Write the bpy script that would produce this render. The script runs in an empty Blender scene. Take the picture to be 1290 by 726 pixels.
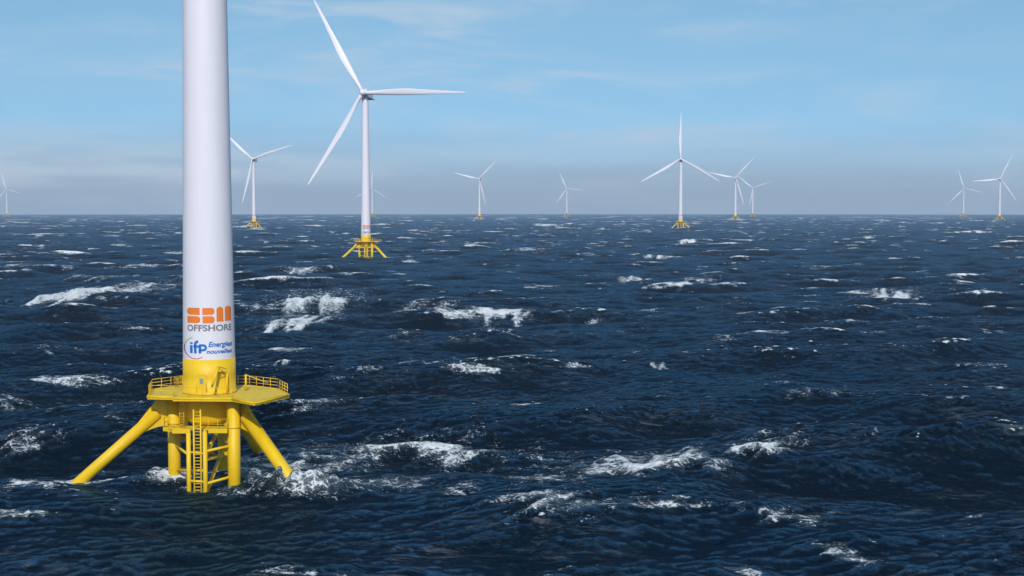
import bpy, bmesh, math, random
import numpy as np
from mathutils import Vector, Matrix, Euler

# ------------------------------------------------------------------ camera, light, exposure
S = bpy.context.scene
COL = S.collection
CAM_H = 29.4                       # eye above the water (m)
F_PX = 1800.0                      # focal length in photo pixels (1290 wide)
HORIZ = 10200.0                    # distance of the sea horizon
RAD = HORIZ ** 2 / (2 * CAM_H)     # radius of the sea's curvature
PITCH = math.atan((363 - 259.6) / F_PX)

cam_d = bpy.data.cameras.new('camera')
cam = bpy.data.objects.new('camera', cam_d)
COL.objects.link(cam)
cam_d.sensor_width = 36
cam_d.lens = 36 * F_PX / 1290
cam_d.clip_start = 0.5
cam_d.clip_end = 60000
cam.location = (0, 0, CAM_H)
cam.rotation_euler = (math.pi / 2 - PITCH, 0, 0)
S.camera = cam

SUN_EL, SUN_AZ = math.radians(38), math.radians(179)    # azimuth from +Y towards +X
sun_vec = Vector((math.sin(SUN_AZ) * math.cos(SUN_EL), math.cos(SUN_AZ) * math.cos(SUN_EL), math.sin(SUN_EL)))
sd = bpy.data.lights.new('sun', 'SUN')
sd.energy = 3.0
sd.angle = math.radians(0.6)
sd.color = (1, 0.955, 0.9)
so = bpy.data.objects.new('sun', sd)
COL.objects.link(so)
so.rotation_euler = sun_vec.to_track_quat('Z', 'Y').to_euler()
so.location = (-200, -200, 400)

S.view_settings.view_transform = 'Standard'
S.view_settings.look = 'None'
S.view_settings.gamma = 1
S.view_settings.use_curve_mapping = False
S.view_settings.exposure = 0.15
S.cycles.use_denoising = True
try:
    S.cycles.denoiser = 'OPENIMAGEDENOISE'
except Exception:
    pass
S.cycles.max_bounces = 6
S.cycles.caustics_reflective = False
S.cycles.caustics_refractive = False


def nd(t, kind, loc=None, **kw):
    n = t.nodes.new(kind)
    for k, v in kw.items():
        if k.startswith('i_'):
            n.inputs[k[2:].replace('_', ' ')].default_value = v
        else:
            setattr(n, k, v)
    return n


def math_n(t, op, a, b=None, c=None, clamp=False):
    n = t.nodes.new('ShaderNodeMath')
    n.operation = op
    n.use_clamp = clamp
    for i, v in enumerate((a, b, c)):
        if v is None:
            continue
        if isinstance(v, (int, float)):
            n.inputs[i].default_value = v
        else:
            t.links.new(v, n.inputs[i])
    return n.outputs[0]


def smooth(t, x, lo, hi, to0=0.0, to1=1.0):
    n = t.nodes.new('ShaderNodeMapRange')
    n.interpolation_type = 'SMOOTHSTEP'
    t.links.new(x, n.inputs['Value'])
    for k, v in (('From Min', lo), ('From Max', hi), ('To Min', to0), ('To Max', to1)):
        n.inputs[k].default_value = v
    return n.outputs[0]


def noise(t, vec, scale, detail=4, rough=0.55, dist=0.0):
    n = t.nodes.new('ShaderNodeTexNoise')
    n.inputs['Scale'].default_value = scale
    n.inputs['Detail'].default_value = detail
    n.inputs['Roughness'].default_value = rough
    n.inputs['Distortion'].default_value = dist
    t.links.new(vec, n.inputs['Vector'])
    return n.outputs['Fac']


def vscale(t, vec, s, rot=(0, 0, 0)):
    n = t.nodes.new('ShaderNodeMapping')
    n.inputs['Scale'].default_value = s
    n.inputs['Rotation'].default_value = rot
    t.links.new(vec, n.inputs['Vector'])
    return n.outputs[0]


def mixc(t, fac, a, b, mode='MIX'):
    n = t.nodes.new('ShaderNodeMix')
    n.data_type = 'RGBA'
    n.blend_type = mode
    for i, v in ((0, fac), (6, a), (7, b)):
        if isinstance(v, (int, float)):
            n.inputs[i].default_value = v
        elif isinstance(v, tuple):
            n.inputs[i].default_value = (*v, 1)
        else:
            t.links.new(v, n.inputs[i])
    return n.outputs[2]


W = bpy.data.worlds.new('World')
S.world = W
W.use_nodes = True
t = W.node_tree
t.nodes.clear()
wo = nd(t, 'ShaderNodeOutputWorld')
bg = nd(t, 'ShaderNodeBackground')
bg.inputs['Strength'].default_value = 0.15
sky = nd(t, 'ShaderNodeTexSky', sky_type='NISHITA', sun_disc=False)
sky.sun_elevation = SUN_EL
sky.sun_rotation = SUN_AZ
sky.altitude = 0
sky.air_density = 1.0
sky.dust_density = 0.3
sky.ozone_density = 2.0
tc = nd(t, 'ShaderNodeTexCoord')
dirv = tc.outputs['Generated']
sep = nd(t, 'ShaderNodeSeparateXYZ')
t.links.new(dirv, sep.inputs[0])
# the sky is looked up a little above the true direction: clean, cool air right down to the haze
lift = math_n(t, 'MULTIPLY_ADD', sep.outputs[2], 0.9, 0.25)
cmb = nd(t, 'ShaderNodeCombineXYZ')
t.links.new(sep.outputs[0], cmb.inputs[0])
t.links.new(sep.outputs[1], cmb.inputs[1])
t.links.new(lift, cmb.inputs[2])
nrm = nd(t, 'ShaderNodeVectorMath', operation='NORMALIZE')
t.links.new(cmb.outputs[0], nrm.inputs[0])
t.links.new(nrm.outputs[0], sky.inputs[0])
blue = mixc(t, 1.0, sky.outputs[0], (0.87, 1.06, 0.95), 'MULTIPLY')
# thin cirrus, stretched along the horizon, plus a soft bank lying low on the left
c1 = noise(t, vscale(t, dirv, (1, 1, 5), (0, math.radians(4), 0)), 6.0, 8, 0.62, 0.9)
c2 = noise(t, vscale(t, dirv, (1, 1, 7), (0, math.radians(-5), 0)), 3.1, 5, 0.5, 0.5)
c3 = noise(t, vscale(t, dirv, (1, 1, 9)), 4.0, 7, 0.55, 0.4)
cirrus = math_n(t, 'MULTIPLY', smooth(t, c1, 0.40, 0.76), smooth(t, c2, 0.36, 0.60))
low = math_n(t, 'MULTIPLY', smooth(t, sep.outputs[2], 0.062, 0.040), smooth(t, sep.outputs[2], 0.006, 0.024))
left = smooth(t, sep.outputs[0], 0.12, -0.30, 0.25, 1.0)
bank = math_n(t, 'MULTIPLY', math_n(t, 'MULTIPLY', smooth(t, c3, 0.40, 0.62), low), left)
cl = math_n(t, 'ADD', math_n(t, 'MULTIPLY', cirrus, 0.85), math_n(t, 'MULTIPLY', bank, 0.8), clamp=True)
# a grey bank of sea mist stands far out along the horizon, its top uneven
edge = math_n(t, 'MULTIPLY_ADD', math_n(t, 'SUBTRACT', c3, 0.5), 0.06, sep.outputs[2])
mist = smooth(t, edge, 0.066, 0.004, 0.0, 0.95)
skyc = mixc(t, mist, blue, (2.0, 2.74, 3.58))
skyc = mixc(t, cl, skyc, (3.2, 3.85, 4.6))
t.links.new(skyc, bg.inputs['Color'])
t.links.new(bg.outputs[0], wo.inputs['Surface'])


# ------------------------------------------------------------------ helpers
def sea_z(x, y):
    return -(x * x + y * y) / (2 * RAD)


def ray(px, py):
    cp, sp = math.cos(PITCH), math.sin(PITCH)
    a, b = (px - 645) / F_PX, (363 - py) / F_PX
    return Vector((a, cp + b * sp, -sp + b * cp))


def on_sea(px, py, z=0.0):
    """where the ray through a photo pixel meets the water (z near 0)"""
    d = ray(px, py)
    k = (CAM_H - z) / -d.z
    for _ in range(30):
        x, y = d.x * k, d.y * k
        k = 0.5 * k + 0.5 * (CAM_H - z - sea_z(x, y)) / -d.z
    return d.x * k, d.y * k


def new_mat(name):
    m = bpy.data.materials.new(name)
    m.use_nodes = True
    t = m.node_tree
    t.nodes.clear()
    o = nd(t, 'ShaderNodeOutputMaterial')
    p = nd(t, 'ShaderNodeBsdfPrincipled')
    t.links.new(p.outputs[0], o.inputs['Surface'])
    return m, t, p


def paint(name, col, rough, wear=0.06, stain=None, metallic=0.0, coat=0.0):
    m, t, p = new_mat(name)
    tc = nd(t, 'ShaderNodeTexCoord')
    ob = tc.outputs['Object']
    n1 = noise(t, vscale(t, ob, (1, 1, 0.18)), 1.6, 6, 0.6)
    n2 = noise(t, ob, 9.0, 4, 0.6)
    v = math_n(t, 'ADD', math_n(t, 'MULTIPLY', n1, 0.7), math_n(t, 'MULTIPLY', n2, 0.3))
    lo = tuple(c * (1 - wear * 2) for c in col)
    c = mixc(t, smooth(t, v, 0.3, 0.7), lo, col)
    if stain:
        n3 = noise(t, vscale(t, ob, (1.4, 1.4, 0.12)), 2.4, 6, 0.65, 0.4)
        c = mixc(t, smooth(t, n3, 0.6, 0.78, 0, 0.45), c, stain)
    t.links.new(c, p.inputs['Base Color'])
    t.links.new(smooth(t, v, 0.3, 0.7, rough + 0.08, rough), p.inputs['Roughness'])
    p.inputs['Metallic'].default_value = metallic
    p.inputs['Coat Weight'].default_value = coat
    return m


M = {
    'white': paint('white_tower_paint', (0.775, 0.735, 0.80), 0.42, 0.025),
    'yellow': paint('yellow_marine_paint', (0.80, 0.505, 0.004), 0.48, 0.05, (0.50, 0.30, 0.02)),
    'grating': paint('yellow_deck_grating', (0.74, 0.52, 0.035), 0.6, 0.1, (0.45, 0.30, 0.05)),
    'orange': paint('orange_lettering', (0.85, 0.20, 0.02), 0.4, 0.02),
    'grey': paint('grey_lettering', (0.18, 0.18, 0.20), 0.4, 0.02),
    'blue': paint('blue_lettering', (0.01, 0.16, 0.55), 0.4, 0.02),
    'green': paint('green_arc', (0.33, 0.55, 0.06), 0.4, 0.02),
    'purple': paint('purple_arc', (0.22, 0.05, 0.28), 0.4, 0.02),
    'red': paint('red_arc', (0.62, 0.06, 0.07), 0.4, 0.02),
    'nacelle': paint('nacelle_paint', (0.68, 0.68, 0.71), 0.4, 0.05),
    'dark': paint('dark_steel', (0.05, 0.05, 0.05), 0.5, 0.1),
    'pane': paint('door_pane', (0.25, 0.28, 0.33), 0.15, 0.05),
}


class MB:
    """collects shapes in one bmesh"""

    def __init__(self):
        self.bm = bmesh.new()

    def tube(self, a, b, r, r2=None, n=20, caps=True):
        a, b = Vector(a), Vector(b)
        d = b - a
        q = d.to_track_quat('Z', 'Y')
        r2 = r if r2 is None else r2
        ra, rb = [], []
        for i in range(n):
            w = 2 * math.pi * i / n
            e = Vector((math.cos(w), math.sin(w), 0))
            ra.append(self.bm.verts.new(a + q @ (e * r)))
            rb.append(self.bm.verts.new(b + q @ (e * r2)))
        for i in range(n):
            j = (i + 1) % n
            f = self.bm.faces.new((ra[i], ra[j], rb[j], rb[i]))
            f.smooth = True
        if caps:
            self.bm.faces.new(list(reversed(ra)))
            self.bm.faces.new(rb)
        return self

    def lathe(self, prof, n=48, sm=True):
        rings = []
        for r, z in prof:
            if r < 1e-5:
                rings.append([self.bm.verts.new((0, 0, z))])
            else:
                rings.append([self.bm.verts.new((r * math.cos(2 * math.pi * i / n), r * math.sin(2 * math.pi * i / n), z)) for i in range(n)])
        for A, B in zip(rings, rings[1:]):
            for i in range(n):
                j = (i + 1) % n
                if len(A) == 1:
                    f = self.bm.faces.new((A[0], B[j], B[i]))
                elif len(B) == 1:
                    f = self.bm.faces.new((A[i], A[j], B[0]))
                else:
                    f = self.bm.faces.new((A[i], A[j], B[j], B[i]))
                f.smooth = sm
        return self

    def prism(self, poly, z0, z1, mat=None):
        lo = [self.bm.verts.new((x, y, z0)) for x, y in poly]
        hi = [self.bm.verts.new((x, y, z1)) for x, y in poly]
        if mat is not None:
            for v in lo + hi:
                v.co = mat @ v.co
        n = len(poly)
        self.bm.faces.new(list(reversed(lo)))
        self.bm.faces.new(hi)
        for i in range(n):
            j = (i + 1) % n
            self.bm.faces.new((lo[i], lo[j], hi[j], hi[i]))
        return self

    def box(self, c, s, mat=None, bev=0.0):
        r = bmesh.ops.create_cube(self.bm, size=1)
        vs = r['verts']
        for v in vs:
            v.co = Vector((v.co.x * s[0], v.co.y * s[1], v.co.z * s[2]))
        if bev:
            es = list({e for v in vs for e in v.link_edges})
            g = bmesh.ops.bevel(self.bm, geom=es, offset=bev, segments=3, affect='EDGES', profile=0.5)
            vs = list({v for f in g['faces'] for v in f.verts} | {v for v in vs if v.is_valid})
        for v in vs:
            p = v.co + Vector(c)
            v.co = mat @ p if mat is not None else p
        return self

    def rail(self, pts, h=1.1, r=0.035, closed=False, step=1.6, rails=(0.55, 1.1), post=0.036):
        """posts and rails along a line of deck points"""
        P = [Vector(p) for p in pts]
        segs = list(zip(P, P[1:] + ([P[0]] if closed else [])))[: len(P) - (0 if closed else 1)]
        for a, b in segs:
            L = (b - a).length
            n = max(1, round(L / step))
            for i in range(n + 1):
                p = a.lerp(b, i / n)
                self.tube(p, p + Vector((0, 0, h)), post, n=6)
            for z in rails:
                self.tube(a + Vector((0, 0, z)), b + Vector((0, 0, z)), r, n=6)
        return self

    def mesh(self, name, mat):
        bmesh.ops.recalc_face_normals(self.bm, faces=self.bm.faces)
        me = bpy.data.meshes.new(name)
        self.bm.to_mesh(me)
        self.bm.free()
        me.materials.append(mat)
        return me


# ------------------------------------------------------------------ the sea
def build_sea():
    rng = np.random.default_rng(11)
    NF = 1560                          # fine columns across the view and a good way past it
    rad = [50.0]
    while rad[-1] < 13500:
        r = rad[-1]
        if r < 95:
            d = 1.2
        elif r < 215:
            d = 0.20
        else:
            d = min(0.20 + (r - 215) * 0.0032, r * 0.0031)
        rad.append(r + d)
    rad = np.array(rad)
    drr = np.gradient(rad)
    fine = np.radians(np.linspace(-29, 29, NF))
    out = np.radians(np.linspace(29, 331, 150)[1:-1])
    th = np.concatenate([fine, out])
    nr, nt = len(rad), len(th)
    X = (rad[:, None] * np.sin(th)[None, :]).astype(np.float32)
    Y = (rad[:, None] * np.cos(th)[None, :]).astype(np.float32)
    Z = np.zeros_like(X)
    DX = np.zeros_like(X)
    DY = np.zeros_like(X)
    foam = np.zeros_like(X)

    # waves of a wind sea: equal steepness in every octave, short crested
    N = 190
    lam = np.exp(np.linspace(math.log(1.2), math.log(72), N) + rng.normal(0, 0.01, N))
    mean = math.radians(-90 + 14)
    spread = np.radians(20 + 26 * np.clip((40 - lam) / 38, 0, 1))
    ang = mean + rng.normal(0, 1, N) * spread
    pha = rng.uniform(0, 2 * math.pi, N)
    steep = 0.0205 * np.interp(lam, [1.2, 2.5, 4, 12, 20, 30, 75], [1.3, 1.25, 0.85, 0.8, 1.2, 1.7, 1.7]) * np.exp(-(np.maximum(lam - 46, 0) / 16) ** 2) * (0.75 + 0.5 * rng.random(N))
    chop = 1.2
    fvar = np.zeros(nr)
    taus = (0.0, 1.1, 2.3)
    J = [[np.zeros_like(X) for _ in range(3)] for _ in taus]
    for i in range(N):
        k = 2 * math.pi / lam[i]
        a = steep[i] / k
        cx, cy = math.cos(ang[i]), math.sin(ang[i])
        w = np.clip((lam[i] / drr - 2.4) / 2.0, 0, 1).astype(np.float32)
        m = int(np.count_nonzero(w > 0))
        idx = np.nonzero(w > 0)[0]
        lo, hi = idx[0], idx[-1] + 1
        if lam[i] < 4:                       # the coarse ring under the camera needs no ripples
            lo = max(lo, 0)
        ww = w[lo:hi, None]
        ph0 = (k * (cx * X[lo:hi] + cy * Y[lo:hi]) + pha[i]).astype(np.float32)
        om = math.sqrt(9.81 * k)
        for q, tau in enumerate(taus):
            if q and (lam[i] < 5):
                continue
            ph = ph0 + np.float32(om * tau)
            c = np.cos(ph)
            if q == 0:
                s = np.sin(ph)
                Z[lo:hi] += ww * a * c
                s *= ww * (a * chop)
                DX[lo:hi] -= s * cx
                DY[lo:hi] -= s * cy
            c *= ww * (a * k)
            J[q][0][lo:hi] += c * (cx * cx)
            J[q][1][lo:hi] += c * (cy * cy)
            J[q][2][lo:hi] += c * (cx * cy)
        fvar[lo:hi] += 0.5 * (steep[i] * w[lo:hi]) ** 2
    sig = np.sqrt(np.maximum(fvar, 1e-9)).astype(np.float32)[:, None]
    # slow patches where more or fewer waves break
    gust = np.zeros_like(X)
    for L in (55, 90, 140, 210, 330, 520):
        for _ in range(3):
            a_ = rng.uniform(0, math.pi)
            gust += np.sin(2 * math.pi / L * (math.cos(a_) * X + math.sin(a_) * Y) + rng.uniform(0, 6.28)).astype(np.float32)
    gust /= 3.0
    for q, dec in enumerate((1.0, 0.72, 0.45)):
        jx, jy, jc = J[q]
        v = jx + jy - (jx * jy - jc * jc) * 0.5
        f = np.clip((v / sig - (1.9 - 0.25 * gust)) / 1.0, 0, 1) * dec
        foam = np.maximum(foam, f)
    del J
    # ---------------- breaking crests: x1,y1,x2,y2 in the photo, depth of foam (px), strength, crest height
    caps = [
        (74, 371, 150, 378, 20, 1.5, 3.0), (350, 388, 445, 384, 17, 1.4, 2.2), (338, 407, 398, 413, 12, 1.5, 1.6),
        (445, 566, 640, 578, 18, 1.1, 1.8), (600, 398, 670, 405, 8, 1.3, 1.4), (480, 384, 560, 402, 12, 0.55, 0.9),
        (1096, 369, 1162, 382, 7, 1.3, 1.4), (725, 590, 935, 592, 20, 1.35, 2.2), (915, 574, 985, 580, 14, 1.3, 2.0),
        (640, 600, 730, 604, 14, 0.6, 0.8), (635, 635, 755, 660, 26, 0.66, 1.0), (362, 343, 392, 344, 6, 0.95, 0.8),
        (778, 352, 822, 355, 6, 0.9, 0.8), (812, 323, 862, 327, 4, 0.9, 0.9), (854, 306, 878, 306, 4, 1.5, 1.2),
        (0, 310, 55, 312, 4, 0.95, 0.8), (1192, 292, 1258, 295, 4, 0.95, 1.0), (158, 335, 196, 338, 6, 0.8, 0.8),
        (575, 307, 625, 308, 4, 0.8, 0.6), (500, 300, 522, 302, 5, 1.0, 0.8), (0, 555, 60, 562, 12, 0.5, 0.8),
        (362, 516, 408, 524, 14, 0.55, 0.8), (965, 645, 1035, 660, 16, 0.5, 0.6), (0, 626, 90, 620, 13, 0.8, 0.6),
        (910, 712, 965, 722, 9, 0.6, 0.6), (1020, 690, 1085, 718, 9, 0.6, 0.6), (860, 352, 905, 358, 7, 0.6, 0.6),
        (1110, 436, 1155, 439, 5, 0.35, 0.4), (1250, 490, 1275, 492, 6, 0.75, 0.7), (0, 508, 45, 500, 8, 0.55, 0.7),
        (985, 502, 1080, 500, 6, 0.42, 0.8), (885, 537, 985, 540, 6, 0.4, 0.9), (640, 312, 680, 320, 5, 0.7, 0.6),
        (100, 345, 160, 358, 8, 0.5, 0.6), (1240, 415, 1290, 420, 5, 0.4, 0.6), (165, 590, 230, 594, 13, 0.62, 0.5),
        (300, 602, 420, 606, 24, 0.66, 0.3), (360, 566, 450, 596, 16, 0.5, 0.5), (825, 461, 845, 462, 5, 0.8, 0.6),
        (345, 458, 365, 459, 5, 0.8, 0.5), (440, 472, 480, 476, 6, 0.45, 0.5), (1105, 553, 1215, 556, 34, 0.0, 0.0), (1180, 300, 1250, 372, 6, 0.0, 0.0),
    ]
    quiet = np.ones_like(X)
    for x1, y1, x2, y2, th_px, st, hh in caps:
        if (y1 + y2) / 2 < 480:                # far crests lie nearly square to the view
            ym, dy = (y1 + y2) / 2, (y2 - y1) * 0.1
            y1, y2 = ym - dy / 2, ym + dy / 2
        p1, p2 = Vector(on_sea(x1, y1)), Vector(on_sea(x2, y2))
        c = (p1 + p2) / 2
        u = p2 - p1
        a = u.length / 2
        u.normalize()
        v = Vector((-u.y, u.x))
        d = c.length
        b = max(0.9, min(th_px / 2 * d * d / (CAM_H * F_PX) * 0.8, 14 if th_px < 15 else 26))
        bh = max(2.6, min(b * 1.4, 9 if th_px < 15 else 14))
        ext = 2.6 * a + 6 * max(b, bh) + 4
        sel = (np.hypot(c.x, c.y) - ext < rad) & (rad < np.hypot(c.x, c.y) + ext)
        lo, hi = np.nonzero(sel)[0][[0, -1]]
        xs, ys = X[lo:hi, :NF] - c.x, Y[lo:hi, :NF] - c.y
        uu = xs * u.x + ys * u.y
        wig = 0.5 * b * np.sin(uu * 6.3 / (a * 0.9 + 1) + x1) + 0.35 * b * np.sin(uu * 6.3 / (a * 0.37 + 1) + y1)
        vv = xs * v.x + ys * v.y + wig
        tail = np.where(vv > 0, 1.5, 0.8) * b         # longer behind the crest
        f = st * np.exp(-(uu / (a * 0.95)) ** 4) * np.exp(-(vv / tail) ** 2)
        f *= 0.86 + 0.3 * np.sin(uu * 1.9 / (0.12 * a + 0.4) + x2) * np.sin(vv * 2.2 / b + y2)
        if st > 0.9 or st == 0:                      # this crest has spent its neighbours' energy
            foam[lo:hi, :NF] *= 1 - np.exp(-(uu / (a * 2.2)) ** 4 - (vv / (b * 4)) ** 2)
        if st == 0:
            quiet[lo:hi, :NF] *= 1 - 0.99 * np.exp(-(uu / (a * 1.3)) ** 4 - (vv / (b * 2)) ** 2)
        foam[lo:hi, :NF] = np.maximum(foam[lo:hi, :NF], f)
        if st > 0.9 and d < 700:          # the wash this breaker has left behind it, thinning out in shreds
            shred = 0.6 + 0.4 * np.sin(uu * 0.9 + 0.35 * vv + x1) * np.sin(0.31 * uu - 0.8 * vv + y2)
            g = 0.5 * shred * np.exp(-((uu + 0.25 * a) / (a * 1.5)) ** 2) * np.exp(-((vv - 1.5 * b) / (2.6 * b)) ** 2)
            foam[lo:hi, :NF] = np.maximum(foam[lo:hi, :NF], g)
        prof = np.exp(-(np.where(vv > 0, vv / (bh * 1.5), vv / (bh * 0.7))) ** 2)
        Z[lo:hi, :NF] += hh * np.exp(-(uu / (a * 1.05)) ** 2) * prof * (0.55 if d < 400 else 0.8)
        DY[lo:hi, :NF] -= 0.45 * hh * np.exp(-(uu / a) ** 2) * prof * (0.8 if d < 400 else 1)
    # ---------------- water round the near floater's legs
    nx, ny = NEAR
    n0, n1 = np.searchsorted(rad, (ny - 30, ny + 36))
    xs, ys = X[n0:n1] - nx, Y[n0:n1] - ny
    calm = 1 - 0.8 * np.exp(-((xs + 2.5) ** 2 + (ys + 1) ** 2) / 13.0 ** 2)
    for A in (Z, DX, DY):
        A[n0:n1] *= calm
    for hx, hy, hz, rx, ry in ((-4.8, 0.4, 1.3, 3.2, 2.2), (10.4, -6.6, 3.0, 6.4, 2.7), (4.5, 12.5, 0.7, 6, 3.0), (1.0, -5.0, -0.5, 3.2, 3.2), (-13.8, -3.0, -0.6, 4.0, 2.6)):
        Z[n0:n1] += hz * (0.85 + 0.16 * np.sin(1.5 * xs + 0.5 * ys + 1) * np.cos(1.9 * ys - 0.4 * xs) + 0.1 * np.sin(3.7 * xs - 1.1 * ys)) * np.exp(-(((xs - hx) / rx) ** 2 + ((ys - hy) / ry) ** 2))
    for hx, hy, fr, st in ((-14.2, -2.6, 1.9, 1.0), (9.4, -6.4, 1.8, 0.7), (3.4, 12.5, 2.2, 0.7), (-3.7, -0.9, 1.7, 0.9), (2.9, -3.6, 1.1, 0.5),
                           (-0.5, -4.6, 1.4, 0.42), (0.8, 3.6, 1.5, 0.6), (13.5, -4.5, 3.6, 0.75), (11.5, -7.5, 2.6, 0.65), (17.0, -2.0, 4.0, 0.45)):
        f = st * np.exp(-((xs - hx) ** 2 / (1.6 * fr) ** 2 + (ys - hy) ** 2 / fr ** 2))
        foam[n0:n1] = np.maximum(foam[n0:n1], f)
    # white water at the feet of the other floaters
    for (tx, ty) in FAR:
        d = math.hypot(tx, ty)
        if d > 2500:
            continue
        n0, n1 = np.searchsorted(rad, (d - 30, d + 30))
        xs, ys = X[n0:n1, :NF] - tx, Y[n0:n1, :NF] - ty
        for a_ in (202, 337, 87):
            hx, hy = 13.3 * math.cos(math.radians(a_)), 13.3 * math.sin(math.radians(a_))
            f = 1.25 * np.exp(-((xs - hx) ** 2 / 3.5 ** 2 + (ys - hy) ** 2 / 5 ** 2))
            foam[n0:n1, :NF] = np.maximum(foam[n0:n1, :NF], f)
        Z[n0:n1] *= 1 - 0.7 * np.exp(-((X[n0:n1] - tx) ** 2 + (Y[n0:n1] - ty) ** 2) / 18 ** 2)

    crest = np.clip(Z / 2.4 * 0.5 + 0.5, 0, 1) * quiet
    Zc = Z - (X * X + Y * Y) / (2 * RAD)
    co = np.stack([X + DX, Y + DY, Zc], -1).reshape(-1, 3)
    nv = nr * nt
    co = np.concatenate([co, [[0, 0, -0.5]]]).astype(np.float32)
    i = np.arange(nr - 1)[:, None] * nt
    j = np.arange(nt)[None, :]
    jn = (j + 1) % nt
    quads = np.stack([i + j, i + nt + j, i + nt + jn, i + jn], -1).reshape(-1, 4)[:, ::1]
    fan = np.stack([np.full(nt, nv), np.arange(nt), (np.arange(nt) + 1) % nt], -1)
    loops = np.concatenate([quads.ravel(), fan.ravel()]).astype(np.int32)
    nq, nf = len(quads), len(fan)
    starts = np.concatenate([np.arange(nq) * 4, nq * 4 + np.arange(nf) * 3]).astype(np.int32)
    me = bpy.data.meshes.new('sea')
    me.vertices.add(nv + 1)
    me.vertices.foreach_set('co', co.ravel())
    me.loops.add(len(loops))
    me.loops.foreach_set('vertex_index', loops)
    me.polygons.add(nq + nf)
    me.polygons.foreach_set('loop_start', starts)
    me.polygons.foreach_set('use_smooth', np.ones(nq + nf, bool))
    me.update(calc_edges=True)
    for nm, A in (('foam', foam), ('crest', crest)):
        at = me.attributes.new(nm, 'FLOAT', 'POINT')
        at.data.foreach_set('value', np.append(A.ravel(), 0).astype(np.float32))
    # normals must point up
    if me.polygons[0].normal.z < 0:
        me.flip_normals()
    o = bpy.data.objects.new('sea', me)
    COL.objects.link(o)
    o['kind'] = 'structure'
    me.materials.append(sea_material())
    return o


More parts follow.
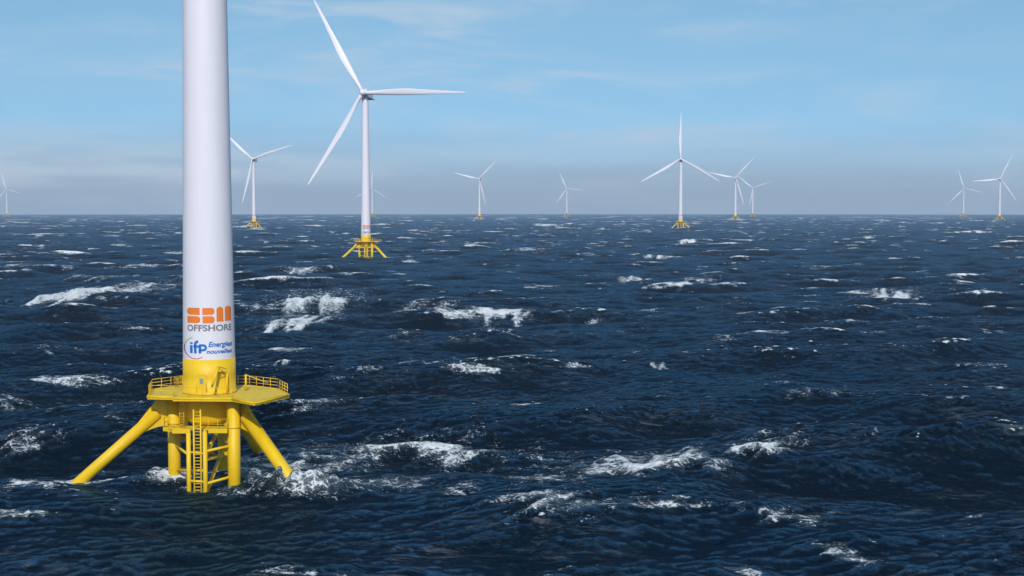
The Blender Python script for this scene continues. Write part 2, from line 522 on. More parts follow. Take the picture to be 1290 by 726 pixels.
def sea_material():
    m, t, p = new_mat('sea_water')
    tc = nd(t, 'ShaderNodeTexCoord')
    ob = tc.outputs['Object']
    fo = nd(t, 'ShaderNodeAttribute', attribute_name='foam').outputs['Fac']
    wind = vscale(t, ob, (1.0, 0.55, 1.0), (0, 0, math.radians(14)))
    # lacy foam: the breaking strength decides how much of the froth pattern shows
    n1 = noise(t, ob, 0.55, 8, 0.68, 0.8)
    n2 = noise(t, ob, 3.0, 6, 0.72, 1.2)
    vo = nd(t, 'ShaderNodeTexVoronoi', feature='DISTANCE_TO_EDGE')
    vo.inputs['Scale'].default_value = 0.9
    warp = nd(t, 'ShaderNodeVectorMath', operation='ADD')
    nw = nd(t, 'ShaderNodeTexNoise')
    nw.inputs['Scale'].default_value = 0.8
    nw.inputs['Detail'].default_value = 4
    t.links.new(ob, nw.inputs['Vector'])
    t.links.new(ob, warp.inputs[0])
    sc = nd(t, 'ShaderNodeVectorMath', operation='SCALE')
    sc.inputs['Scale'].default_value = 2.2
    t.links.new(nw.outputs['Color'], sc.inputs[0])
    t.links.new(sc.outputs[0], warp.inputs[1])
    t.links.new(warp.outputs[0], vo.inputs['Vector'])
    lace = smooth(t, vo.outputs['Distance'], 0.16, 0.0)
    pat = math_n(t, 'ADD', math_n(t, 'MULTIPLY', n1, 0.55), math_n(t, 'MULTIPLY', n2, 0.45))
    pat = math_n(t, 'ADD', pat, math_n(t, 'MULTIPLY', lace, 0.08))
    pat = math_n(t, 'MULTIPLY', math_n(t, 'SUBTRACT', pat, 0.515), 1.7)
    cr = nd(t, 'ShaderNodeAttribute', attribute_name='crest').outputs['Fac']
    # scattered small whitecaps on the higher water
    sp1 = noise(t, vscale(t, ob, (0.6, 1.0, 1.0)), 0.085, 5, 0.62, 0.4)
    spk = math_n(t, 'MULTIPLY', smooth(t, sp1, 0.56, 0.68), smooth(t, cr, 0.50, 0.62))
    fo = math_n(t, 'MAXIMUM', fo, math_n(t, 'MULTIPLY', spk, 0.62))
    brk = noise(t, vscale(t, ob, (0.7, 1.0, 1.0)), 0.22, 5, 0.6, 0.6)
    fo = math_n(t, 'MULTIPLY', fo, smooth(t, brk, 0.34, 0.56, 0.55, 1.15))
    fo = math_n(t, 'MINIMUM', fo, 1.02)
    val = math_n(t, 'ADD', math_n(t, 'MULTIPLY', fo, 0.38), pat)
    solid = smooth(t, val, 0.17, 0.30)
    gate = smooth(t, fo, 0.02, 0.15)
    solid = math_n(t, 'MULTIPLY', solid, gate)
    # faint wind streaks of old foam
    st1 = noise(t, vscale(t, ob, (0.3, 1.0, 1.0), (0, 0, math.radians(12))), 0.45, 8, 0.7, 1.1)
    st2 = noise(t, ob, 0.03, 4, 0.55)
    streak = math_n(t, 'MULTIPLY', smooth(t, st1, 0.54, 0.70), smooth(t, st2, 0.38, 0.66))
    streak = math_n(t, 'MULTIPLY', streak, 0.12)
    fine = noise(t, vscale(t, ob, (0.8, 1.3, 1.0), (0, 0, math.radians(20))), 1.1, 8, 0.75, 1.4)
    veins = math_n(t, 'MULTIPLY', smooth(t, st2, 0.36, 0.64, 0.3, 1.0), math_n(t, 'MULTIPLY', smooth(t, fine, 0.53, 0.66), 0.07))
    fl = noise(t, vscale(t, ob, (0.6, 1.0, 1.0)), 1.15, 6, 0.7, 0.6)
    fleck = math_n(t, 'MULTIPLY', math_n(t, 'MULTIPLY', smooth(t, fl, 0.655, 0.70), smooth(t, cr, 0.45, 0.6)), 0.55)
    veins = math_n(t, 'MAXIMUM', veins, fleck)
    veil = math_n(t, 'MULTIPLY', math_n(t, 'MULTIPLY', smooth(t, fo, 0.12, 0.9), smooth(t, fine, 0.35, 0.6)), 0.34)
    foam = math_n(t, 'MAXIMUM', math_n(t, 'MAXIMUM', solid, veil), math_n(t, 'ADD', streak, veins))
    # aerated water round the foam is greener and paler
    aer = smooth(t, fo, 0.1, 0.9, 0, 0.6)
    big = noise(t, ob, 0.012, 3, 0.5)
    deep = mixc(t, smooth(t, big, 0.35, 0.65), (0.0006, 0.0060, 0.0140), (0.0010, 0.0090, 0.0190))
    water = mixc(t, aer, deep, (0.010, 0.060, 0.085))
    fn = noise(t, ob, 5.0, 5, 0.7)
    fcol = mixc(t, smooth(t, fn, 0.3, 0.7), (0.66, 0.70, 0.74), (0.88, 0.89, 0.90))
    # ripples too small for the mesh
    b1 = noise(t, wind, 0.9, 6, 0.62, 0.4)
    b2 = noise(t, wind, 4.5, 4, 0.6, 0.2)
    b0 = noise(t, wind, 0.28, 3, 0.5, 0.5)
    hgt = math_n(t, 'ADD', math_n(t, 'MULTIPLY', b1, 1.15), math_n(t, 'MULTIPLY', b2, 0.30))
    hgt = math_n(t, 'ADD', hgt, math_n(t, 'MULTIPLY', b0, 1.3))
    hgt = math_n(t, 'ADD', hgt, math_n(t, 'MULTIPLY', solid, 0.25))
    bu = nd(t, 'ShaderNodeBump')
    bu.inputs['Strength'].default_value = 0.9
    bu.inputs['Distance'].default_value = 1.0
    t.links.new(hgt, bu.inputs['Height'])
    # deep water: little light comes back up, the rest is blue-tinted mirror of the sky
    t.nodes.remove(p)
    out = [n for n in t.nodes if n.type == 'OUTPUT_MATERIAL'][0]
    body = nd(t, 'ShaderNodeBsdfDiffuse')
    t.links.new(water, body.inputs['Color'])
    gl = nd(t, 'ShaderNodeBsdfGlossy')
    gl.inputs['Color'].default_value = (0.26, 0.56, 0.82, 1)
    gl.inputs['Roughness'].default_value = 0.09
    fres = nd(t, 'ShaderNodeFresnel')
    fres.inputs['IOR'].default_value = 1.12
    froth = nd(t, 'ShaderNodeBsdfDiffuse')
    t.links.new(fcol, froth.inputs['Color'])
    for n in (body, gl, fres, froth):
        t.links.new(bu.outputs[0], n.inputs['Normal'])
    m1 = nd(t, 'ShaderNodeMixShader')
    t.links.new(fres.outputs[0], m1.inputs[0])
    t.links.new(body.outputs[0], m1.inputs[1])
    t.links.new(gl.outputs[0], m1.inputs[2])
    m2 = nd(t, 'ShaderNodeMixShader')
    t.links.new(foam, m2.inputs[0])
    t.links.new(m1.outputs[0], m2.inputs[1])
    t.links.new(froth.outputs[0], m2.inputs[2])
    t.links.new(m2.outputs[0], out.inputs['Surface'])
    return m


# ------------------------------------------------------------------ turbine meshes (metres, axis at the origin, water at z = 0)
HUB_Z = 93.0
BLADE = 61.0
Z_DECK = 9.55
Z_BAND = 13.25
TOWER_B, TOWER_T = 2.74, 1.80
FACE = math.radians(12.0)            # the lettering looks this far from -Y towards +X


def tower_r(z):
    return TOWER_B + (TOWER_T - TOWER_B) * (z - Z_BAND) / (HUB_Z - Z_BAND)


def pol(r, deg, z=0.0):
    return Vector((r * math.cos(math.radians(deg)), r * math.sin(math.radians(deg)), z))


def text_bm(body, shear=0.0, bold=0.0):
    cu = bpy.data.curves.new('lettering', 'FONT')
    cu.body = body
    cu.size = 1
    cu.shear = shear
    cu.offset = bold
    cu.resolution_u = 4
    ob = bpy.data.objects.new('lettering', cu)
    COL.objects.link(ob)
    bpy.context.view_layer.update()
    me = bpy.data.meshes.new_from_object(ob.evaluated_get(bpy.context.evaluated_depsgraph_get()))
    bpy.data.objects.remove(ob)
    bpy.data.curves.remove(cu)
    bm = bmesh.new()
    bm.from_mesh(me)
    bpy.data.meshes.remove(me)
    return bm


def fit(bm, x0, x1, y0, y1):
    xs = [v.co.x for v in bm.verts]
    ys = [v.co.y for v in bm.verts]
    ax, bx, ay, by = min(xs), max(xs), min(ys), max(ys)
    for v in bm.verts:
        v.co = Vector((x0 + (v.co.x - ax) / (bx - ax) * (x1 - x0), y0 + (v.co.y - ay) / (by - ay) * (y1 - y0), 0))
    return bm


def wrap(bm, name, mat):
    """flat (degrees, z) drawing laid round the tower"""
    for d in range(-88, 89, 3):
        bmesh.ops.bisect_plane(bm, geom=bm.verts[:] + bm.edges[:] + bm.faces[:], plane_co=(d + 0.37, 0, 0), plane_no=(1, 0, 0))
    for v in bm.verts:
        a = math.radians(v.co.x - 90) + FACE
        r = tower_r(v.co.y) + 0.012
        v.co = Vector((r * math.cos(a), r * math.sin(a), v.co.y))
    bmesh.ops.recalc_face_normals(bm, faces=bm.faces)
    me = bpy.data.meshes.new(name)
    bm.to_mesh(me)
    bm.free()
    me.materials.append(mat)
    return me


def zx(x):
    """pixel column of the enlarged photo -> degrees round the tower"""
    return math.degrees(math.asin(max(-0.995, min(0.995, (x - 350) / 234))))


def zy(y):
    py = 375 + y / 7.26
    return CAM_H - (py - 259.6) * 149.3 / F_PX


def poly_bm(polys):
    bm = bmesh.new()
    for P in polys:
        bm.faces.new([bm.verts.new((x, y, 0)) for x, y in P])
    bmesh.ops.triangulate(bm, faces=bm.faces)
    return bm


def block(x0, x1, y0, y1, left=0, right=0, top=0, n=8):
    """rectangle in photo zoom pixels with round left / right / top ends (radius px)"""
    P = []

    def corner(cx, cy, r, a0):
        for i in range(n + 1):
            w = math.radians(a0 + 90 * i / n)
            P.append((cx + r * math.cos(w), cy - r * math.sin(w)))

    def c(px, py, r, sx, sy, a0):
        if r <= 0.1:
            P.append((px, py))
        else:
            corner(px + sx * r, py + sy * r, r, a0)
    c(x1, y0, max(right, top), -1, 1, 0)
    c(x0, y0, max(left, top), 1, 1, 90)
    c(x0, y1, left, 1, -1, 180)
    c(x1, y1, right, -1, -1, 270)
    return [(zx(x), zy(y)) for x, y in P]


def stroke(pts, w):
    """thick line through zoom pixels"""
    P = [Vector(p) for p in pts]
    L, R = [], []
    for i, p in enumerate(P):
        d = (P[min(i + 1, len(P) - 1)] - P[max(i - 1, 0)]).normalized()
        nrm = Vector((-d.y, d.x)) * w / 2
        L.append(p + nrm)
        R.append(p - nrm)
    quads = []
    for i in range(len(P) - 1):
        quads.append([(zx(v.x), zy(v.y)) for v in (L[i], L[i + 1], R[i + 1], R[i])])
    return quads


def arc(cx, cy, r, a0, a1, n=14):
    return [(cx + r * math.cos(math.radians(a0 + (a1 - a0) * i / n)), cy - r * math.sin(math.radians(a0 + (a1 - a0) * i / n))) for i in range(n + 1)]


LEGS = (190, 325, 75)
LIB = []      # (name, mesh, parent index, where, detail level, label)


def part(name, mesh, parent=None, where='base', level=3, label=None):
    LIB.append((name, mesh, parent, where, level, label))
    return len(LIB) - 1


def build_library():
    Y, Wt = M['yellow'], M['white']
    # tower: gently tapered, weld seams between cans
    prof = []
    z = Z_BAND
    while z < HUB_Z - 2.2:
        prof.append((tower_r(z), z))
        z += 2.9
    prof += [(tower_r(HUB_Z - 2.2), HUB_Z - 2.2), (0, HUB_Z - 2.2)]
    tw = part('tower', MB().lathe(prof, 72).mesh('tower', Wt), level=1)
    # lettering on the tower
    s = [block(157, 270, 95, 160, left=28), block(160, 275, 173, 236, right=28),
         block(293, 402, 97, 160, right=28), block(295, 402, 173, 238, right=28),
         block(420, 481, 89, 226, top=27), block(495, 553, 84, 222, top=26)]
    part('orange_lettering', wrap(poly_bm(s), 'orange_lettering', M['orange']), tw, level=2)
    b = fit(text_bm('OFFSHORE', 0, 0.027), zx(160), zx(553), zy(312), zy(252))
    part('grey_lettering', wrap(b, 'grey_lettering', M['grey']), tw, level=3)
    q = []
    q += stroke([(194, 440), (194, 514)], 24)                            # i
    q += stroke([(194, 414), (194, 430)], 24)                            # dot
    q += stroke([(229, 516), (229, 430)] + arc(252, 430, 23, 180, 80, 8), 24)   # f
    q += stroke([(212, 452), (262, 452)], 20)
    q += stroke([(270, 516), (270, 440)], 24)                            # p
    q += stroke([(262, 441), (300, 441)] + arc(300, 463, 22, 90, -90, 10) + [(262, 485)], 22)
    part('blue_lettering', wrap(poly_bm(q), 'blue_lettering', M['blue']), tw, level=2)
    for body, x0, x1, y0, y1 in (('Energies', 343, 556, 473, 408), ('nouvelles', 326, 554, 520, 478)):
        b = fit(text_bm(body, 0.25, 0.03), x0, x1, zy(y0), zy(y1))
        for v in b.verts:
            lin = zx(x0) + (v.co.x - x0) / (x1 - x0) * (zx(x1) - zx(x0))
            v.co.x = 0.35 * lin + 0.65 * zx(v.co.x)
        part('blue_lettering', wrap(b, 'blue_lettering', M['blue']), tw, level=3)
    for nm, a0, a1, w in (('green_arc', 105, 165, 9), ('purple_arc', 165, 222, 9), ('red_arc', 222, 305, 7)):
        part(nm, wrap(poly_bm(stroke(arc(232, 466, 100, a0, a1), w)), nm, M[nm.split('_')[0]]), tw, level=3)

    # yellow foot of the tower and the core below the deck
    r0 = TOWER_B + 0.012
    tp = part('transition_piece', MB().lathe([(0, Z_BAND), (r0, Z_BAND), (r0 + 0.02, 11.4), (r0 + 0.03, Z_DECK + 0.3), (r0 + 0.14, Z_DECK + 0.28), (r0 + 0.14, Z_DECK + 0.05)], 72).mesh('transition_piece', Y), level=1)
    part('core_column', MB().lathe([(2.55, Z_DECK - 0.25), (2.45, 8.6), (2.45, 6.75), (2.2, 6.45), (1.2, 5.75), (0, 5.7)], 56).mesh('core_column', Y), level=1)
    fc = math.degrees(FACE) - 90
    # access door
    dm = Matrix.Rotation(math.radians(fc - 17), 4, 'Z')
    P = []
    for cx, cz, a0 in ((0.26, 1.82, 0), (-0.26, 1.82, 90), (-0.26, 0.30, 180), (0.26, 0.30, 270)):
        for i in range(6):
            w = math.radians(a0 + 18 * i)
            P.append((cx + 0.24 * math.cos(w), cz + 0.24 * math.sin(w)))
    face = dm @ Matrix(((0, 0, 1, r0 - 0.07), (1, 0, 0, 0), (0, 1, 0, Z_DECK + 0.06), (0, 0, 0, 1)))
    dr = part('door', MB().prism(P, 0, 0.17, face).mesh('door', Y), tp)
    fr = MB()
    for (xa, za), (xb, zb) in zip(P, P[1:] + P[:1]):
        fr.tube(face @ Vector((xa * 1.06, (za - 1.06) * 1.03 + 1.06, 0.13)), face @ Vector((xb * 1.06, (zb - 1.06) * 1.03 + 1.06, 0.13)), 0.055, n=6)
    part('door_frame', fr.mesh('door_frame', M['grating']), tp)
    W_ = [(x * 0.36, (z - 1.06) * 0.28 + 1.42) for x, z in P]
    part('window', MB().prism(W_, 0.16, 0.185, face).mesh('window', M['pane']), tp)
    # davit crane on the wall
    cm = Matrix.Rotation(math.radians(fc), 4, 'Z') @ Matrix(((0, 0, 1, 0), (1, 0, 0, 0), (0, 1, 0, 0), (0, 0, 0, 1)))

    def wp(a, z, out):                     # point at angle a (deg) from the face, height z above deck, out from the wall
        return pol(r0 + out, fc + a, Z_DECK + z)
    c = MB().tube(wp(4, 1.2, 1.5), wp(15, 3.0, 0.75), 0.13, 0.16, n=12)
    c.tube(wp(15, 3.0, 0.75), wp(35, 2.15, 0.1), 0.07, n=8)
    c.tube(wp(36, 0.1, 0.35), wp(36, 2.25, 0.35), 0.10, n=10).tube(wp(36, 2.2, 0.35), wp(35, 2.2, -0.1), 0.09, n=8)
    c.tube(wp(36, 0.3, 0.35), wp(36, 0.3, -0.1), 0.08, n=8)
    cr = part('davit_crane', c.mesh('davit_crane', Y), None)
    for p, q, r_w in ((wp(15, 3.05, 0.8), wp(31, 2.75, 0.5), 0.035), (wp(12, 2.5, 1.0), wp(34, 2.35, 0.4), 0.04), (wp(4, 1.2, 1.5), wp(3, 1.05, 1.55), 0.09)):
        part('winch_cable', MB().tube(p, q, r_w, n=6).mesh('winch_cable', M['dark']), cr)

    # deck
    deck = [(-5.75, -3.3), (-3.0, -3.75), (-2.75, -4.75), (3.4, -5.0), (6.2, -8.0), (8.8, -2.2), (7.0, 2.3), (3.4, 5.2), (-4.4, 5.2), (-6.7, 1.8)]
    d = MB().prism(deck, Z_DECK - 0.16, Z_DECK)
    dk = part('deck', d.mesh('deck', M['grating']), level=1)
    e = MB()
    for (xa, ya), (xb, yb) in zip(deck, deck[1:] + deck[:1]):
        e.tube((xa, ya, Z_DECK - 0.12), (xb, yb, Z_DECK - 0.12), 0.17, n=4)
    for i, ((xa, ya), (xb, yb)) in enumerate(zip(deck, deck[1:] + deck[:1])):
        L = math.hypot(xb - xa, yb - ya)
        a = math.atan2(yb - ya, xb - xa)
        mm = Matrix.Translation(((xa + xb) / 2, (ya + yb) / 2, Z_DECK - 0.15)) @ Matrix.Rotation(a, 4, 'Z')
        e.box((0, 0, 0), (L + 0.04 * (i % 3), 0.14 + 0.006 * (i % 4), 0.42 + 0.01 * (i % 3)), mm)
    part('edge_beam', e.mesh('edge_beam', Y), dk, level=1)
    D = lambda i, k=0.985: (deck[i][0] * k, deck[i][1] * k, Z_DECK)
    part('railing', MB().rail([D(9), D(0), D(1)], 1.1, 0.03).mesh('railing', Y), level=2)
    part('railing', MB().rail([D(1), D(2), D(3)], 1.05, 0.032, rails=(0.5, 1.05), post=0.04).mesh('railing', Y))
    part('railing', MB().rail([D(5), D(6), D(7), D(8), D(9)], 1.1, 0.032, rails=(0.4, 0.75, 1.1), step=1.3).mesh('railing', Y), level=2)
    # cage of the stair hatch at the left and a small davit post at the right
    part('hatch_railing', MB().rail([(-4.6, 3.2, Z_DECK), (-3.1, 3.0, Z_DECK), (-3.0, 4.6, Z_DECK), (-4.5, 4.7, Z_DECK)], 1.15, 0.028, True, 0.6, (0.55, 1.1), 0.03).mesh('hatch_railing', Y))
    b0 = Vector((3.7, 1.0, Z_DECK))
    c = MB().tube(b0, b0 + Vector((0, 0, 1.75)), 0.13, 0.1, n=10).tube(b0 + Vector((0, 0, 1.7)), b0 + Vector((2.3, 0.6, 0.75)), 0.05, n=8)
    part('davit_post', c.mesh('davit_post', Y))

    # three buoyant columns with an inclined leg and a gusset each
    RC, RCOL = 3.75, 0.66
    for a in LEGS:
        r = RC if a != 325 else 4.6
        ac = {190: 190, 325: 314, 75: 79}[a]
        c = MB().tube(pol(r, ac, -5), pol(r, ac, Z_DECK - 0.18), RCOL, n=32)
        c.tube(pol(r, ac, 6.2), pol(r, ac, 6.32), RCOL + 0.05, n=32).tube(pol(r, ac, 8.9), pol(r, ac, 9.05), RCOL + 0.05, n=32)
        part('support_column', c.mesh('support_column', Y), level=1)
        top, end = pol(5.45, a, 7.4), pol(18.2 if a == 190 else 17.2, a, -3.76)
        dirn = (end - top).normalized()
        lr = 0.68 if a == 325 else 0.60
        L = MB().tube(top, end, lr, n=36)
        L.tube(top + dirn * 0.02, top - dirn * 0.10, lr - 0.08, n=36)
        part('leg', L.mesh('leg', Y), level=1)
        # gusset: a plate in the leg's own vertical plane
        rm = Matrix.Rotation(math.radians(a), 4, 'Z') @ Matrix(((1, 0, 0, 0), (0, 0, 1, 0), (0, 1, 0, 0), (0, 0, 0, 1)))
        prof = [(2.3, Z_DECK - 0.3), (5.2, Z_DECK - 0.3)]
        along = lambda s: (Vector((top.x, top.y, 0)).length + s * math.hypot(dirn.x, dirn.y), top.z + s * dirn.z)
        p1, p2 = along(3.6), along(2.4)
        prof += [(p1[0] + 0.05, p1[1] + 0.5), (p2[0] - 0.1, p2[1] - 0.3)]
        for k in range(7):                                       # curved lower edge back to the column
            w = k / 6
            q0, q1, q2 = Vector((p2[0] - 0.3, p2[1] - 0.5)), Vector((5.3, 6.2)), Vector((4.2, 5.95))
            v = q0 * (1 - w) ** 2 + q1 * 2 * w * (1 - w) + q2 * w * w
            prof.append((v.x, v.y))
        prof.append((2.3, 5.95))
        part('gusset_plate', MB().prism(prof, -0.09, 0.09, rm).mesh('gusset_plate', Y), level=1)

    # landing platform with its ladder, fender posts and bracing
    ZL = 6.15
    SH = 0.75          # the landing stands a little right of the axis
    lp = [(-4.9, -3.0), (-3.7, -4.0), (-3.6, -4.55), (-1.85, -4.55), (-1.75, -4.2), (-0.1, -4.2), (0.0, -4.35), (2.25, -4.35), (2.5, -2.4), (1.5, -2.0), (-1.5, -2.0), (-3.0, -1.6), (-4.7, -1.7)]
    lp = [(x + SH * (0.6 if x > 1 else 1), y) for x, y in lp]
    k = MB().prism(lp, ZL - 0.1, ZL)
    ld = part('landing_platform', k.mesh('landing_platform', M['grating']), level=2)
    for (xa, ya, xb, yb) in ((-5.0, -3.05, -2.9, -4.0), (-3.7, -4.62, -1.8, -4.62), (0.0, -4.42, 2.3, -4.42)):
        xa, xb = xa + SH, xb + SH * (0.6 if xb > 1 else 1)
        a = math.atan2(yb - ya, xb - xa)
        e = MB().box((0, 0, 0), (math.hypot(xb - xa, yb - ya), 0.14, 0.46), Matrix.Translation(((xa + xb) / 2, (ya + yb) / 2, ZL - 0.12)) @ Matrix.Rotation(a, 4, 'Z'))
        part('edge_beam', e.mesh('edge_beam', Y), ld)
    part('railing', MB().rail([(0.75, -4.35, ZL), (2.7, -4.35, ZL), (2.95, -2.4, ZL)], 1.05, 0.028, step=1.1, post=0.032).mesh('railing', Y), ld)
    part('railing', MB().rail([(-4.05, -1.8, ZL), (-4.15, -3.0, ZL), (-2.95, -3.9, ZL)], 1.05, 0.028, step=1.0, post=0.032).mesh('railing', Y), ld)
    for x, y, top in ((-1.2, -4.95, 5.95), (0.55, -5.15, 6.1)):
        part('fender_post', MB().tube((x, y, -4), (x, y, top), 0.235, n=18).tube((x, y, top), (x, y, top + 0.1), 0.235, 0.12, n=18).mesh('fender_post', Y), level=2)
    lad = MB()
    for x in (-0.62, 0.1):
        lad.tube((x, -5.05, -3), (x, -5.05, 8.35), 0.09, n=8)
    z = -2.8
    while z < 8.3:
        lad.tube((-0.62, -5.05, z), (0.1, -5.05, z), 0.045, n=6)
        z += 0.34
    part('ladder', lad.mesh('ladder', Y))
    up = MB()
    for x in (-2.55, -2.1):
        up.tube((x, -3.0, ZL), (x, -3.0, Z_DECK - 0.2), 0.05, n=6)
    for i in range(10):
        up.tube((-2.55, -3.0, ZL + 0.3 * (i + 1)), (-2.1, -3.0, ZL + 0.3 * (i + 1)), 0.03, n=6)
    part('ladder', up.mesh('ladder', Y))
    pA, pB, pC = pol(3.75, 190), pol(4.6, 314), pol(3.75, 79)
    F1, F2 = Vector((-1.2, -4.95, 0)), Vector((0.55, -5.15, 0))

    def br(a, za, b, zb, r):
        part('brace', MB().tube((a.x, a.y, za), (b.x, b.y, zb), r, n=14).mesh('brace', Y))
    br(F2, 4.0, pB, 4.35, 0.15)
    br(F2, 0.6, pB, 1.1, 0.15)
    br(F1, 3.6, pA, 4.0, 0.13)
    br(F1, 0.9, F2, 0.8, 0.12)
    br(F1, 3.9, F2, 3.75, 0.10)
    br(F2, 3.5, pC, 6.0, 0.21)
    br(F2, 3.2, pC, 1.9, 0.2)
    br(F2, -0.6, pC, 3.0, 0.2)
    br(pA, 5.2, pC, 1.5, 0.2)
    br(pA, 1.2, F2, 2.0, 0.15)
    br(pC, 3.9, pB, 3.7, 0.18)

    # nacelle, hub and blades: the rotor looks along -Y
    n_ = MB().box((0, 3.2, 0.45), (4.0, 11.0, 4.2), bev=0.55)
    nc = part('nacelle', n_.mesh('nacelle', M['nacelle']), None, 'rotor', 1)
    k = MB().box((0, 4.8, -1.95), (5.2, 10.4, 0.35), bev=0.1)
    part('nacelle_skirt', k.mesh('nacelle_skirt', M['nacelle']), nc, 'sub', 2)
    part('roof_box', MB().box((0, 6.0, 2.75), (3.0, 2.6, 0.6), bev=0.12).mesh('roof_box', M['nacelle']), nc, 'sub', 2)
    part('yaw_collar', MB().lathe([(TOWER_T + 0.02, -2.3), (2.2, -2.0), (2.2, -1.75)], 40).mesh('yaw_collar', M['nacelle']), nc, 'sub', 3)
    prof = [(0, -2.1), (0.7, -1.95), (1.3, -1.5), (1.75, -0.7), (1.9, 0.2), (1.85, 1.4), (1.5, 1.9), (0, 1.95)]
    h = MB().lathe(prof, 40)
    bmesh.ops.transform(h.bm, matrix=Matrix.Translation((0, -4.4, 0)) @ Matrix.Rotation(-math.pi / 2, 4, 'X'), verts=h.bm.verts)
    part('hub', h.mesh('hub', M['white']), None, 'rotor', 1)
    part('blade', blade_mesh(), None, 'blade', 1)


def blade_mesh():
    st = [  # r/R, chord, thickness ratio, twist deg, chord centre offset
        (0.02, 2.5, 1.0, 24, 0.0), (0.07, 2.5, 1.0, 24, 0.0), (0.13, 2.75, 0.8, 22, 0.05), (0.20, 3.4, 0.52, 18, 0.22), (0.28, 3.9, 0.36, 14, 0.36), (0.38, 4.4, 0.28, 11, 0.55),
        (0.46, 4.3, 0.25, 8.5, 0.55), (0.55, 3.5, 0.22, 6, 0.40), (0.68, 2.7, 0.2, 3.5, 0.27), (0.8, 2.05, 0.18, 1.5, 0.17), (0.9, 1.5, 0.17, 0.3, 0.1), (0.96, 1.05, 0.16, 0, 0.05), (0.99, 0.6, 0.16, 0, 0.02), (1.0, 0.2, 0.16, 0, 0)]
    rr = [s[0] for s in st]
    bm = bmesh.new()
    rings = []
    n = 20
    fr_ = np.concatenate([np.linspace(0.02, 0.94, 40), np.linspace(0.95, 1.0, 8)])
    for f in fr_:
        ch, tk, tw, of = (float(np.interp(f, rr, [s[i] for s in st])) for i in (1, 2, 3, 4))
        w = math.radians(tw + 9)
        ring = []
        for i in range(n):
            a = 2 * math.pi * i / n
            x = math.cos(a) * 0.5
            circ = math.sin(a) * 0.5
            foil = math.sin(a) * 0.5 * (0.62 - 0.76 * x)         # fat nose, thin tail
            mixf = min(1, max(0, (tk - 0.35) / 0.65))
            y = (circ * mixf + foil * (1 - mixf) * 1.35) * tk
            ch_ = ch * (0.86 if f > 0.2 else 0.9)
            x, y = -x * ch_ - of, y * ch_
            xr, yr = x * math.cos(w) - y * math.sin(w), x * math.sin(w) + y * math.cos(w)
            ring.append(bm.verts.new((xr, -4.3 + yr - 1.6 * f * f, f * BLADE)))
        rings.append(ring)
    for A, B in zip(rings, rings[1:]):
        for i in range(n):
            fc_ = bm.faces.new((A[i], A[(i + 1) % n], B[(i + 1) % n], B[i]))
            fc_.smooth = True
    bm.faces.new(list(reversed(rings[0])))
    bm.faces.new(rings[-1])
    bmesh.ops.recalc_face_normals(bm, faces=bm.faces)
    me = bpy.data.meshes.new('blade')
    bm.to_mesh(me)
    bm.free()
    me.materials.append(M['white'])
    return me


YAW, TILT = math.radians(-13), math.radians(-4)


def turbine(x, y, z, label, phase=None, level=3, base_rot=0.0, scale=1.0):
    root = bpy.data.objects.new('wind_turbine', None)
    COL.objects.link(root)
    root.location = (x, y, z)
    root.empty_display_size = 3
    root['label'] = label
    root['category'] = 'wind turbine'
    root['group'] = 'white wind turbines on yellow floaters'
    made = {}
    for i, (name, mesh, parent, where, lv, plabel) in enumerate(LIB):
        if lv > level or (where != 'base' and phase is None):
            continue
        for b in range(3 if where == 'blade' else 1):
            o = bpy.data.objects.new(name, mesh)
            COL.objects.link(o)
            if parent is not None and parent in made:
                o.parent = made[parent]
            else:
                o.parent = root
                if where == 'base':
                    o.rotation_euler = (0, 0, base_rot)
                else:
                    o.location = (0, 0, HUB_Z)
                    o.rotation_mode = 'YXZ'
                    o.rotation_euler = (TILT, math.radians(90 - phase - 120 * b) if where == 'blade' else 0, YAW)
            made[i] = o
    return root


# ------------------------------------------------------------------ where the turbines stand
def spot(px, hub_py, base_py):
    """tower column and hub row in the photo -> distance from the hub's height"""
    d = HUB_Z * F_PX / (base_py - hub_py)
    r = ray(px, 275)
    k = d / r.y
    return r.x * k, d


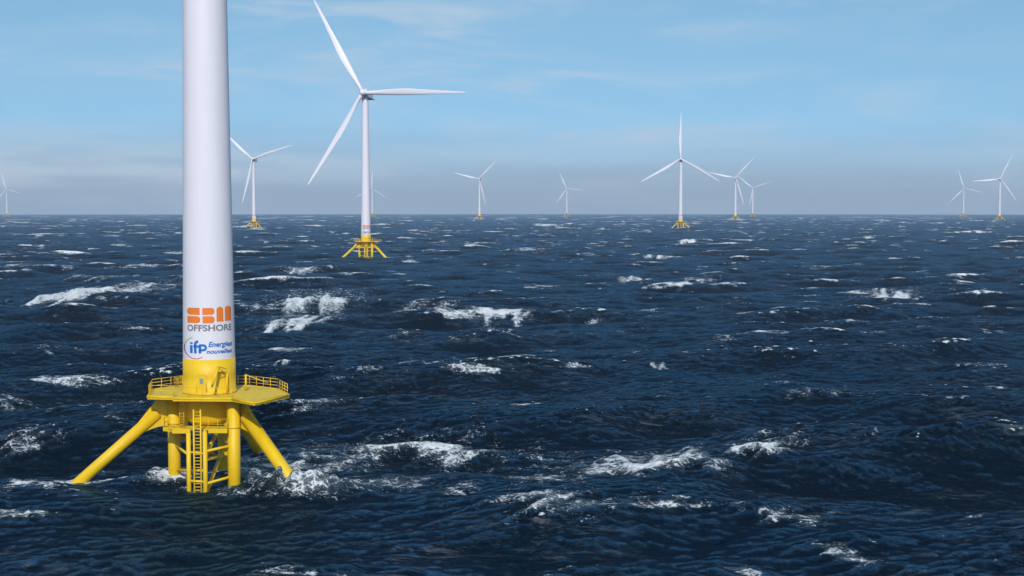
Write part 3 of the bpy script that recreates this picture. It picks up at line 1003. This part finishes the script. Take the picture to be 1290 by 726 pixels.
r_ = ray(263.5, 450)
NEAR = (r_.x / r_.y * 152.0, 152.0)
far_spec = [   # column px, hub row, water row, blade phase, detail, floater turn, label
    (460.8, 119.5, 325, 119, 3, 10, 'tall white turbine on yellow floater with orange marking, second nearest, its whole rotor in view'),
    (320, 202, 288.5, 18, 2, 6, 'white turbine just right of the huge foreground tower, one blade hanging almost straight down'),
    (857.3, 201.5, 288.5, 90, 2, 12, 'white turbine alone on the right half of the sea, one blade pointing straight up'),
    (604, 226, 277.5, 46, 1, 0, 'small white turbine right of the second nearest one, one blade drooping along its tower'),
    (926.3, 224.5, 278, 48, 1, 20, 'larger of the two small turbines standing close together right of the lone upright bladed one'),
    (1259, 226, 278, 65, 1, 8, 'rightmost small white turbine, larger than its close neighbour on the left'),
    (714, 238, 273, 114, 1, 0, 'smallest turbine near the picture centre, alone on the horizon between two bigger ones'),
    (948, 237, 273, 20, 1, 30, 'smaller right hand turbine of the close pair, two blades raised like a wide V'),
    (1213.5, 237, 273, 106, 1, 0, 'tiny far turbine just left of the rightmost one, paler with haze'),
    (9, 239, 273.3, 106, 1, 0, 'tiny far turbine at the left edge of the sea, cut by the picture border'),
    (469, 237.5, 273, 88, 1, 0, 'tiny far turbine half hidden behind the second nearest tower'),
    (273, 229, 275, 31, 1, 0, 'far turbine hidden behind the huge foreground tower, only a blade tip showing'),
]
FAR = [spot(a[0], a[1], a[2]) for a in far_spec]

build_sea()
build_library()
turbine(*NEAR, 0.0, 'huge foreground turbine tower with orange and blue lettering on yellow three legged floater', None, 3)
for (px, hy, by, phase, level, rot, label), (x, y) in zip(far_spec, FAR):
    turbine(x, y, sea_z(x, y), label, phase, level, math.radians(rot))

# ------------------------------------------------------------------ the sea air
hz = MB().box((0, 0, (170 - 56) / 2), (27600, 27600, 226)).mesh('haze', bpy.data.materials.new('sea_haze'))
hm = hz.materials[0]
hm.use_nodes = True
t = hm.node_tree
t.nodes.clear()
o = nd(t, 'ShaderNodeOutputMaterial')
v = nd(t, 'ShaderNodeVolumePrincipled')
v.inputs['Color'].default_value = (0.74, 0.84, 0.98, 1)
v.inputs['Density'].default_value = 9e-5
v.inputs['Anisotropy'].default_value = 0.0
t.links.new(v.outputs[0], o.inputs['Volume'])
ho = bpy.data.objects.new('haze', hz)
COL.objects.link(ho)
ho['kind'] = 'stuff'
